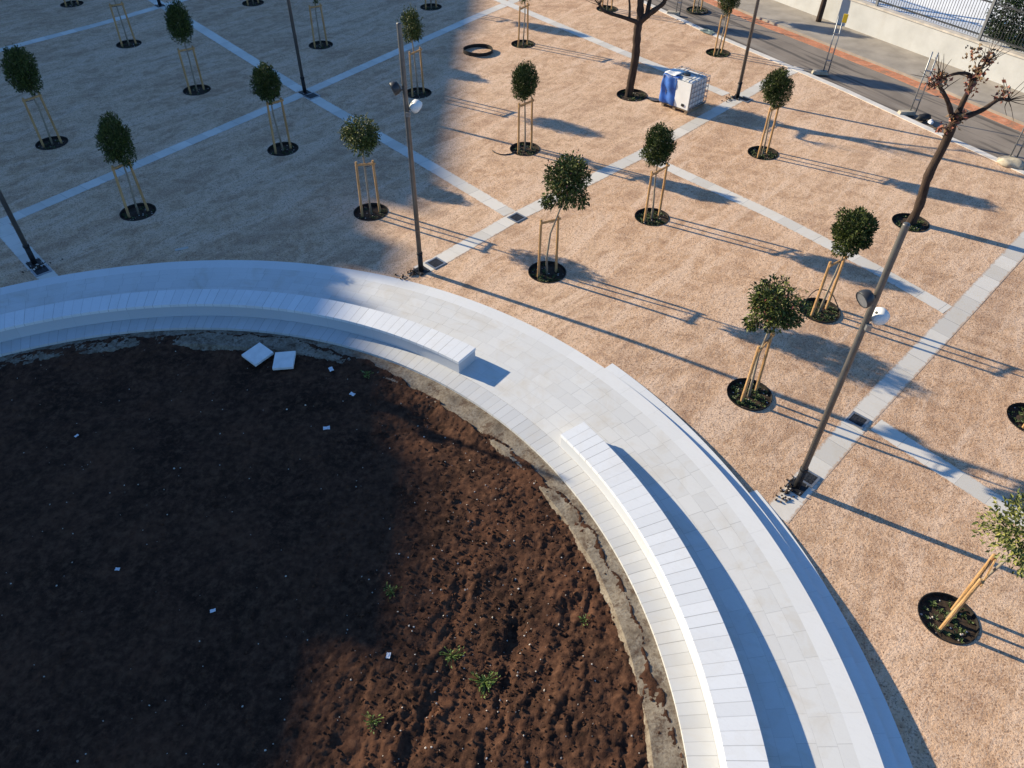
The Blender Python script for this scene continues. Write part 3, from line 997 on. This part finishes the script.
r2 = empty('bare_tree', (x, y, Z(x, y)-.08), 0, 'nearly leafless pollarded tree with tufts of dry red leaves near the road', 'tree', 'leafless pollarded trees')
limb('trunk', [(0, 0, -.05), (.03, -.02, .6), (-.04, .02, 1.5), (.04, .03, 2.4), (.02, 0, 3.05), (.05, 0, 3.3)], .125, .105, r2)
limb('branch', [(.0, 0, 3.05), (-.35, -.05, 3.55), (-.62, -.05, 3.85), (-.80, -.1, 4.0)], .07, .035, r2, twigs=2)
limb('branch', [(.15, .1, 3.75), (.05, .15, 4.15), (-.35, .05, 4.25), (-.80, -.05, 4.15)], .055, .03, r2, twigs=1)
limb('branch', [(.05, 0, 3.10), (.10, .1, 3.5), (.14, .1, 3.95), (.16, .1, 4.25), (.28, .15, 4.5)], .085, .03, r2, twigs=5)
limb('branch', [(.08, 0, 3.10), (.55, -.05, 3.35), (.90, .0, 3.62), (1.15, .0, 3.62)], .08, .035, r2, twigs=2)
for C, rr, nn in (((-.85, -.1, 4.15), .27, 130), ((.02, -.15, 3.2), .26, 90), ((.16, .1, 4.2), .30, 120), ((-.18, .05, 4.75), .24, 70), ((.98, 0, 3.82), .25, 50), ((.30, .1, 4.6), .22, 60), ((-.2, -.1, 2.9), .22, 50), ((.1, 0, 3.9), .2, 30)):
    leaf_bunch(C, rr, int(nn*.6), M['autumn'], r2)
pit(60, 4.28, 27.52, .56, 'planting pit with low green plants under the dark leafless tree by the tank', 40)
pit(61, 11.26, 18.90, .50, 'planting pit under the leafless tree with dry red leaves', 40)

# slim trunk on the far pavement, its crown above the picture
random.seed(5)
r3 = empty('roadside_tree', (13.40, 35.6, .03), 0, 'slim brown tree trunk on the far pavement in front of the white wall', 'tree')
limb('trunk', [(0, 0, -.05), (.02, 0, 1.2), (-.03, .02, 2.6), (.02, 0, 4.0)], .12, .08, r3)
limb('branch', [(0, 0, 3.4), (.5, .2, 4.2), (.9, .3, 5.0)], .06, .02, r3, twigs=4)
limb('branch', [(0, 0, 3.6), (-.5, -.2, 4.4), (-.8, -.1, 5.2)], .06, .02, r3, twigs=4)

# ------------------------------------------------------------------ lamp posts
def floodlight(e, z, az, tilt, dark):
    """round floodlight on a short bracket; az = where it points"""
    d = Vector((math.cos(az)*math.cos(tilt), math.sin(az)*math.cos(tilt), math.sin(tilt)))
    c = Vector((math.cos(az), math.sin(az), 0))*.21 + Vector((0, 0, z))
    Mx = Matrix.Translation(c) @ d.to_track_quat('Z', 'Y').to_matrix().to_4x4()
    o = MB().lathe([(.05, -.11), (.11, -.09), (.14, -.03), (.145, .06), (.133, .072), (.128, .052), (.0, .048)], Mx, 26).build('floodlight', M['lamp_dark'] if dark else M['lamp_body'], e, smooth=True)
    MB().lathe([(.126, .054), (.126, .058), (.0, .062)], Mx, 26).build('lens', M['galv'] if dark else M['lamp_dark'], o)
    MB().tube([(0, 0, z-.05), c*.55+Vector((0, 0, z*.45-.06)), c-d*.08], .022, 7).build('bracket', M['pole'], e)
    if not dark: MB().lathe([(.022, -.118), (.022, -.108), (0, -.107)], Mx, 10).build('cable_gland', M['black'], o)


POLES = [(-12.43, 16.41, 6.0, 'dark lamp post at the left edge where band and walkway meet'),
         (-7.67, 27.42, 6.0, 'dark lamp post in shade on the crossing of two white bands'),
         (-2.38, 16.27, 6.1, 'tall grey two-lamp post at the edge of the shade by the walkway'),
         (5.62, 9.51, 5.95, 'tall grey two-lamp post leaning across the near right paving'),
         (8.10, 27.36, 6.0, 'lamp post in the sun behind the blue and white tank'),
         (-16.22, 36.9, 6.0, 'lamp post at the top left of which only the foot is in view')]
for i, (x, y, h, lab) in enumerate(POLES):
    z = Z(x, y)
    e = empty('lamp_post', (x, y, z), 0, lab, 'lamp post', 'lamp posts on the plaza')
    MB().tube([(0, 0, .0), (0, 0, .55)], [.068, .066], 16).build('post_base', M['pole_base'], e, smooth=True)
    MB().tube([(0, 0, .55), (0, 0, h*.7), (0, 0, h-.02), (0, 0, h)], [.060, .055, .052, .045], 16).build('pole', M['pole'], e, smooth=True)
    MB().lathe([(.078, .52), (.078, .57), (.06, .585)], n=16).build('collar', M['pole_base'], e, smooth=True)
    MB().box((0, 0, .012), (.34, .34, .024), R(45)).build('base_plate', M['pole_base'], e)
    mb = MB()
    for k in range(4): mb.tube([(.19*math.cos(k*PI/2), .19*math.sin(k*PI/2), .02), (.19*math.cos(k*PI/2), .19*math.sin(k*PI/2), .07)], .014, 6)
    mb.build('bolts', M['galv'], e)
    floodlight(e, h*.785, R(200), R(-20), True)
    floodlight(e, h*.712, R(15), R(-45), False)
    MB().box((.03, -.075, h*.690), (.09, .07, .10)).build('junction_box', M['galv'], e)

# steel covers set in the paving beside the posts
CV = [(.09, 18.92, .36, 46, 'square iron cover where two white bands meet in the centre of the plaza'),
      (7.38, 11.30, .34, 46, 'square iron cover on the right-hand white band'),
      (-2.03, 16.62, .36, 46, 'square iron cover beside the tall lamp post by the walkway'),
      (-7.36, 27.12, .42, 46, 'square iron cover beside the lamp post on the band crossing'),
      (-12.12, 16.10, .36, -46, 'square iron cover beside the lamp post at the left edge'),
      (5.91, 9.74, .32, 46, 'square iron cover beside the near right lamp post'),
      (8.36, 27.22, .36, 46, 'square iron cover beside the lamp post behind the tank')]
for x, y, s_, a, lab in CV:
    e = empty('iron_cover', (x, y, Z(x, y)), R(a), lab, 'manhole cover', 'iron covers in the paving')
    mb = MB()
    for dx, dy, lx, ly in ((0, s_/2, s_+.05, .045), (0, -s_/2, s_+.05, .045), (s_/2, 0, .045, s_-.045), (-s_/2, 0, .045, s_-.045)):
        mb.box((dx, dy, .006), (lx, ly, .030))
    mb.build('frame', M['galv'], e)
    mb = MB().box((0, 0, .004), (s_-.05, s_-.05, .022))
    for k in range(4):
        for j in range(4):
            mb.box(((k-1.5)*s_*.2, (j-1.5)*s_*.2, .0175), (s_*.11, s_*.05, .005), R(45 if (k+j) % 2 else -45))
    mb.build('lid', M['cover'], e)

# rough holes dug round two lamp post feet: loose soil and rubble
random.seed(31)
for x, y, n, lab in ((5.39, 9.37, 60, 'heap of dark soil and rubble round the foot of the near right lamp post'),
                  (-2.62, 16.10, 50, 'dark rubble at the foot of the tall lamp post by the walkway'),
                  (-12.30, 16.20, 40, 'dark rubble at the foot of the lamp post at the left edge'),
                  (7.85, 27.30, 50, 'dark soil spilled at the foot of the lamp post behind the tank')):
    mb = MB(); mi = 0
    for k in range(n):
        a = random.uniform(0, 2*PI); r = abs(random.gauss(0, .13)); s_ = random.uniform(.010, .040)
        u = r*math.cos(a)*1.7; w = r*math.sin(a)*.8
        px_, py_ = u*.7-w*.7, u*.7+w*.7
        rot = Quaternion(rv(), random.uniform(0, 6))
        zz = Z(x+px_, y+py_)-Z(x, y)
        mb.add([rot @ Vector((p[0]*s_*1.3, p[1]*s_, p[2]*s_*.8))+Vector((px_, py_, zz+s_*.4+.03*math.exp(-r*r*30))) for p in ICO], IF, mi=1 if random.random() < .2 else 0)
    o = mb.build('rubble', [M['pitsoil'], M['pebble']]); o.location = (x, y, Z(x, y))
    tag(o, lab, 'rubble', kind='stuff')

# ------------------------------------------------------------------ caged liquid tank
ibc = empty('caged_tank', (5.98, 26.62, 0), R(-44.5), 'white plastic liquid tank in a steel cage on a pallet, blue sheet on its front', 'tank')
W, Dp = 1.18, 1.04
mb = MB()
for k in range(5): mb.box((0, (k-2)*Dp*.235, .135), (W, .12, .022))
for dx in (-W*.42, 0, W*.42): mb.box((dx, 0, .072), (.11, Dp, .10))
for dx in (-W*.42, 0, W*.42): mb.box((dx, 0, .011), (.11, Dp, .020))
mb.build('pallet', M['pallet'], ibc)
o = MB().box((0, 0, .63), (W-.09, Dp-.09, .94)).build('bottle', M['plastic'], ibc, bevel=.07)
MB().lathe([(.12, 1.095), (.12, 1.14), (.10, 1.155), (0, 1.155)], n=20).build('cap', M['lamp_dark'], ibc)
mb = MB()
for zz in (.20, .38, .56, .74, .92, 1.10):
    c = [(-W/2, -Dp/2, zz), (W/2, -Dp/2, zz), (W/2, Dp/2, zz), (-W/2, Dp/2, zz), (-W/2, -Dp/2, zz)]
    for a, b in zip(c[:-1], c[1:]): mb.tube([a, b], .012, 6)
for k in range(8):
    xx = -W/2 + W*k/7
    for yy in (-Dp/2-.012, Dp/2+.012): mb.tube([(xx, yy, .15), (xx, yy, 1.11)], .010, 6)
for k in range(7):
    yy = -Dp/2 + Dp*k/6
    for xx in (-W/2-.012, W/2+.012): mb.tube([(xx, yy, .15), (xx, yy, 1.11)], .010, 6)
for yy in (-Dp*.2, Dp*.2): mb.tube([(-W/2, yy, 1.125), (W/2, yy, 1.125)], .016, 6)
for xx in (-W*.25, W*.25): mb.tube([(xx, -Dp/2, 1.135), (xx, Dp/2, 1.135)], .012, 6)
mb.build('cage', M['galv'], ibc)
MB().box((W*.30, -Dp/2-.035, .30), (.11, .05, .09)).build('valve', M['black'], ibc, bevel=.01)
MB().box((W*.24, -Dp/2-.026, .63), (W*.50, .012, .92)).build('front_plate', M['white_sheet'], ibc, bevel=.004)


def sheet(name, f, nu, nv, mat, lab):
    vs = [f(i/(nu-1), j/(nv-1)) for i in range(nu) for j in range(nv)]
    o = MB().add(vs, [(i*nv+j, (i+1)*nv+j, (i+1)*nv+j+1, i*nv+j+1) for i in range(nu-1) for j in range(nv-1)]).build(name, mat, smooth=True)
    o.modifiers.new('thick', 'SOLIDIFY').thickness = .008
    o.location = ibc.location; o.rotation_euler = ibc.rotation_euler
    return tag(o, lab, 'sheet')


def blue_f(a, b):
    x_ = -W/2-.03 + a*(W*.52)
    if b < .78: zz = .16 + b/.78*.90; yy = -Dp/2-.05 - .030*math.sin(a*9+b*5) - .02*math.sin(b*14)
    else: zz = 1.075+.06*min(1, (b-.78)/.06); yy = -Dp/2-.04 + (b-.78)/.22*.22
    if a > .9: zz -= 0
    return (x_, yy, zz + (.10*a*(b > .7)*(b < .78) if False else 0))


sheet('blue_sheet', blue_f, 14, 22, M['blue'], 'crinkled blue plastic sheet hanging over the left half of the tank front')


def white_f(a, b):
    x_ = -W/2-.02 + a*W*.40; yy = -Dp/2+.02 + b*Dp*.60
    return (x_, yy, 1.155+.012*math.sin(a*7+b*4)+.010*math.sin(b*11))


sheet('white_sheet', white_f, 10, 12, M['white_sheet'], 'white sheet lying on the top left of the caged tank')

# ------------------------------------------------------------------ loose things on the paving
mb = MB(); P = []
for k in range(40):
    a = 2*PI*k/40; P.append((.60*math.cos(a), .53*math.sin(a), .05+.012*math.sin(2*a)))
vs = []; fs = []
for k, (a, b, c) in enumerate(P):
    vs += [(a, b, 0.0), (a, b, c+.09), (a*.97, b*.97, c+.09), (a*.97, b*.97, 0.0)]
for k in range(40):
    k2 = (k+1) % 40
    for j in range(4): fs.append((k*4+j, k2*4+j, k2*4+(j+1) % 4, k*4+(j+1) % 4))
mb.add(vs, fs)
o = mb.build('steel_ring', M['rust']); o.location = (-1.52, 31.62, .004)
tag(o, 'loose dark steel ring lying on the paving near the edge of the shade', 'ring')


def hose(name, pts_, r, lab):
    o = MB().tube([Vector((a, b, Z(a, b)+r+c)) for a, b, c in [(p[0], p[1], p[2] if len(p) > 2 else 0) for p in smooth_path([(q[0], q[1], q[2] if len(q) > 2 else 0) for q in pts_], 6)]], r, 7).build(name, M['black'], smooth=True)
    return tag(o, lab, 'hose')


hose('hose', [(4.75, 27.3), (5.0, 26.95), (5.25, 27.0), (5.42, 27.3), (5.35, 27.7)], .022, 'black hose trailing from the leafless tree pit to the tank')
hose('hose', [(.02, 22.98), (-.10, 22.80), (-.38, 22.72), (-.62, 22.86), (-.72, 23.02)], .016, 'short curl of black pipe by the tree between ring and tank')
hose('hose', [(7.15, 14.95, .0), (7.2, 15.02, .18), (7.42, 15.1, .42), (7.75, 15.05, .38), (8.0, 14.95, .05)], .012, 'arched thin pipe standing in the pit of the round tree by the two-floodlight post')
o = MB().box((0, 0, .006), (.34, .10, .008)).build('cardboard_scrap', M['coping']); o.location = (-8.86, 17.17, .004); o.rotation_euler = (0, 0, R(25))
tag(o, 'flat tan scrap lying on the shaded paving above the curved bench', 'scrap')
random.seed(12)
mb = MB(); n = 6
vs = [((i/(n-1)-.5)*.62, (j/(n-1)-.5)*.30, random.uniform(.01, .10)) for i in range(n) for j in range(n)]
mb.add(vs, [(i*n+j, (i+1)*n+j, (i+1)*n+j+1, i*n+j+1) for i in range(n-1) for j in range(n-1)])
o = mb.build('cloth', simple('grey_green_cloth', (.16, .20, .19), .9, var=.3)); o.location = (8.22, 34.1, .02); o.rotation_euler = (0, 0, R(-45))
o.modifiers.new('thick', 'SOLIDIFY').thickness = .012
tag(o, 'crumpled grey-green cloth dropped on the road kerb', 'cloth')

# pairs of steel posts in concrete feet along the kerb
FP = [(7.30, 36.42, 'twin steel posts by the kerb behind the dark bare tree'),
      (11.99, 29.70, 'twin steel posts with a yellow cap by the road'),
      (14.02, 26.14, 'twin steel posts with bags at their foot'),
      (15.95, 22.75, 'twin steel posts at the right edge beside a sandbag')]
for i, (x, y, lab) in enumerate(FP):
    e = empty('fence_post', (x, y, 0), R(-30), lab, 'fence post', 'paired fence posts along the kerb')
    for dx in (-.09, .09):
        MB().tube([(dx, 0, .0), (dx, 0, 2.12)], .024, 10).build('tube', M['galv'], e, smooth=True)
    mb = MB()
    for zz in (.5, 1.5): mb.box((0, 0, zz), (.24, .06, .035))
    mb.build('clamp', M['galv'], e)
    if i == 1: MB().box((.14, .0, 2.06), (.16, .05, .30)).build('yellow_cap', M['yellow'], e, bevel=.01)
    o = MB().box((-.20, .02, .045), (.62, .23, .13), top=.86).build('concrete_foot', M['concrete'], bevel=.015)
    mbx = o; o.location = (x, y, 0); o.rotation_euler = (0, 0, R(-20+12*i))
    tag(o, 'concrete foot of the ' + lab, 'concrete block', 'concrete foot blocks along the kerb')


def sack(x, y, s_, mat, lab, rz):
    bm = bmesh.new(); bmesh.ops.create_icosphere(bm, subdivisions=3, radius=1)
    for v in bm.verts:
        k = 1+.12*math.sin(v.co.x*5+v.co.y*3)+.08*math.sin(v.co.z*7+v.co.x*4)
        v.co = Vector((v.co.x*s_*1.25*k, v.co.y*s_*.75*k, max(-.3, v.co.z)*s_*.55*k+s_*.17))
    me = bpy.data.meshes.new('sack'); bm.to_mesh(me); bm.free(); me.materials.append(mat)
    me.polygons.foreach_set('use_smooth', [True]*len(me.polygons))
    o = link(bpy.data.objects.new('sack', me)); o.location = (x, y, Z(x, y)+.02); o.rotation_euler = (0, 0, rz)
    return tag(o, lab, 'sack')


sack(15.75, 22.35, .30, M['concrete'], 'tan sandbag beside the fence posts at the right edge', R(-30))
sack(14.25, 25.72, .22, M['black'], 'dark bag at the foot of the fence posts behind the leafless tree', R(20))
sack(14.38, 25.42, .12, M['scrap'], 'small white bag next to the dark bag on the kerb', R(70))
sack(16.35, 21.75, .30, simple('grey_bag', (.22, .25, .26), .7), 'grey bag on the kerb right of the tan sandbag', R(-40))

# ------------------------------------------------------------------ boundary wall with railing, court and hedge
WA, WB = Vector((9.6, 42.4)), Vector((26.6, 15.9))
wd = (WB-WA).normalized(); wn = Vector((-wd.y, wd.x)); wl = (WB-WA).length
wa = math.atan2(wd.y, wd.x)
HW = 1.10
wall = empty('boundary_wall', (WA.x, WA.y, 0), wa, 'white rendered boundary wall with stone coping along the far pavement', 'wall')
MB().box((wl/2, .12, HW/2-.05), (wl, .24, HW+.1)).build('wall_body', M['wall'], wall)
mb = MB()
for k in range(int(wl/1.2)): mb.box((k*1.2+.6, .12, HW+.035), (1.194, .32, .07))
mb.build('coping', M['coping'], wall)
# positive local y must be the far side of the wall
fence = empty('railing', (WA.x, WA.y, HW+.07), wa, 'dark grey metal railing of upright bars standing on the white wall', 'railing')
mb = MB(); k = 0
while k*.115 < wl:
    mb.box((k*.115, .12, .76), (.016, .016, 1.36)); k += 1
o = mb.build('bars', M['bars'], fence)
mb = MB()
for zz in (.20, 1.32): mb.box((wl/2, .12, zz), (wl, .045, .05))
mb.build('rails', M['bars'], fence)
for k in range(7):
    MB().box((14.66+(k-3)*4.7, .12, .70), (.10, .10, 1.55)).build('railing_post', M['galv'], fence)

# court behind the wall
def wpt(a, b): 
    p = WA + wd*a + wn*b; return (p.x, p.y)


mb = MB(); mb.add([(*wpt(-10, .25), 1.09), (*wpt(wl+20, .25), 1.09), (*wpt(wl+20, 40), 1.09), (*wpt(-10, 40), 1.09)], [(0, 1, 2, 3)])
mb.add([(*wpt(-10, .26), 1.09), (*wpt(wl+20, .26), 1.09), (*wpt(wl+20, .26), -.2), (*wpt(-10, .26), -.2)], [(0, 1, 2, 3)])
struct(mb.build('court', M['court']))

# hedge behind the right part of the railing
random.seed(61)
def hedge(a0, a1, lab):
    root = empty('hedge', (*wpt((a0+a1)/2, 1.3), 1.09), wa, lab, 'hedge')
    L = a1-a0
    mb = MB()
    for k in range(int(L/.5)): 
        mb.tube([((k+.5)*.5-L/2, .0, 0), ((k+.5)*.5-L/2+.05, .05, .7), ((k+.5)*.5-L/2-.05, -.05, 1.5)], [.03, .025, .01], 6)
    mb.build('stems', M['bark'], root)
    mb = MB()
    for i in range(int(L*2600)):
        xx = random.uniform(-L/2, L/2); a = random.uniform(0, 2*PI); r = random.random()**.35
        bulge = 1+.18*math.sin(xx*2.3)+.12*math.sin(xx*5.1+1)
        p = Vector((xx, .70*r*math.cos(a)*bulge, .95+1.05*r*math.sin(a)*bulge))
        leaf_quads(mb, p, Vector((random.gauss(0, .6), math.cos(a), math.sin(a)))+rv(.7), rv()+Vector((0, 0, 1)), .13*random.uniform(.7, 1.3), .06)
    mb.build('foliage', M['hedge'], root)


hedge(14.25, 27, 'dense dark green hedge behind the railing at the top right corner')

# ------------------------------------------------------------------ the tall apartment block outside the picture whose shadow covers the left
HBLD = 22.6
bx, by0, by1 = -56.0, 18.0, 100.0
bl = empty('apartment_block', (bx, 0, 0), 0, 'tall apartment block standing to the left of the plaza', 'building')
bl.location = (bx, by0, -.6)
MB().box((-8, (by1-by0)/2, HBLD/2), (16, by1-by0, HBLD)).build('wall', M['facade'], bl)
SH = 28.2
segs = [(-12, 3.5, 23.40), (3.5, 5.7, 23.5), (5.7, 10, 24.05), (10, 12.2, 23.75), (12.2, 14, 23.45), (14, 15.3, 23.05), (15.3, 16.9, 23.6), (16.9, 18.8, 23.15), (18.8, 20.2, 23.75), (20.2, 34, 24.0), (34, 72, 24.15)]  # unseen roofline, heights stepped to shape the edge of the cast shadow
for a, b, hh in segs:
    hh += .6
    MB().box((-.2, (a+b)/2+SH-by0, (HBLD+hh)/2), (.4, b-a-.004, hh-HBLD)).build('shadow_parapet', M['facade'], bl)
for fl in range(7):
    for k in range(13):
        yy = 4+k*6.1
        f = MB().box((.02, yy, 2.2+fl*3.0), (.08, 1.7, 1.7)).build('window', M['wall'], bl)
        MB().box((.065, yy, 2.2+fl*3.0), (.02, 1.45, 1.45)).build('pane', M['glass'], f)

# ------------------------------------------------------------------ light
EL, AZ = R(21.5), R(152.5)            # where the sun stands
sd = Vector((math.cos(AZ)*math.cos(EL), math.sin(AZ)*math.cos(EL), math.sin(EL)))
L = bpy.data.lights.new('sun', 'SUN'); L.energy = 5.0; L.angle = R(.53); L.color = (1, .875, .64)
lo = link(bpy.data.objects.new('sun', L)); lo.rotation_euler = (-sd).to_track_quat('-Z', 'Y').to_euler(); lo.location = (-30, 15, 30)
w = bpy.data.worlds.new('World'); sc.world = w; w.use_nodes = True
nt = w.node_tree; bg = nt.nodes['Background']
sky = nt.nodes.new('ShaderNodeTexSky'); sky.sky_type = 'NISHITA'; sky.sun_disc = False
sky.sun_elevation = EL; sky.sun_rotation = math.atan2(sd.x, sd.y)
sky.air_density = 1.0; sky.dust_density = .2; sky.ozone_density = 6.0
tint = nt.nodes.new('ShaderNodeMix'); tint.data_type = 'RGBA'; tint.blend_type = 'MULTIPLY'; tint.inputs[0].default_value = 1
tint.inputs[7].default_value = (.86, .98, 1.06, 1)      # the camera's daylight balance: a clear sky reads deep blue
nt.links.new(sky.outputs[0], tint.inputs[6]); nt.links.new(tint.outputs[2], bg.inputs[0]); bg.inputs[1].default_value = .104

# ------------------------------------------------------------------ camera
cam = bpy.data.cameras.new('camera'); cam.sensor_width = 36; cam.lens = 760/1024*36; cam.clip_end = 2000; cam.clip_start = .1
co = link(bpy.data.objects.new('camera', cam))
p, r = R(43.4), R(-.6)
f = Vector((0, math.cos(p), -math.sin(p))); rt = Vector((1, 0, 0)); dn = f.cross(rt)
rx = math.cos(r)*rt + math.sin(r)*dn; ry = -math.sin(r)*rt + math.cos(r)*dn
mat = Matrix((rx, -ry, -f)).transposed().to_4x4(); mat.translation = (0, 0, 11.4)
co.matrix_world = mat
sc.camera = co
sc.view_settings.view_transform = 'Standard'; sc.view_settings.look = 'None'
sc.view_settings.exposure = .80; sc.view_settings.gamma = 1
sc.render.resolution_x, sc.render.resolution_y = 1024, 768
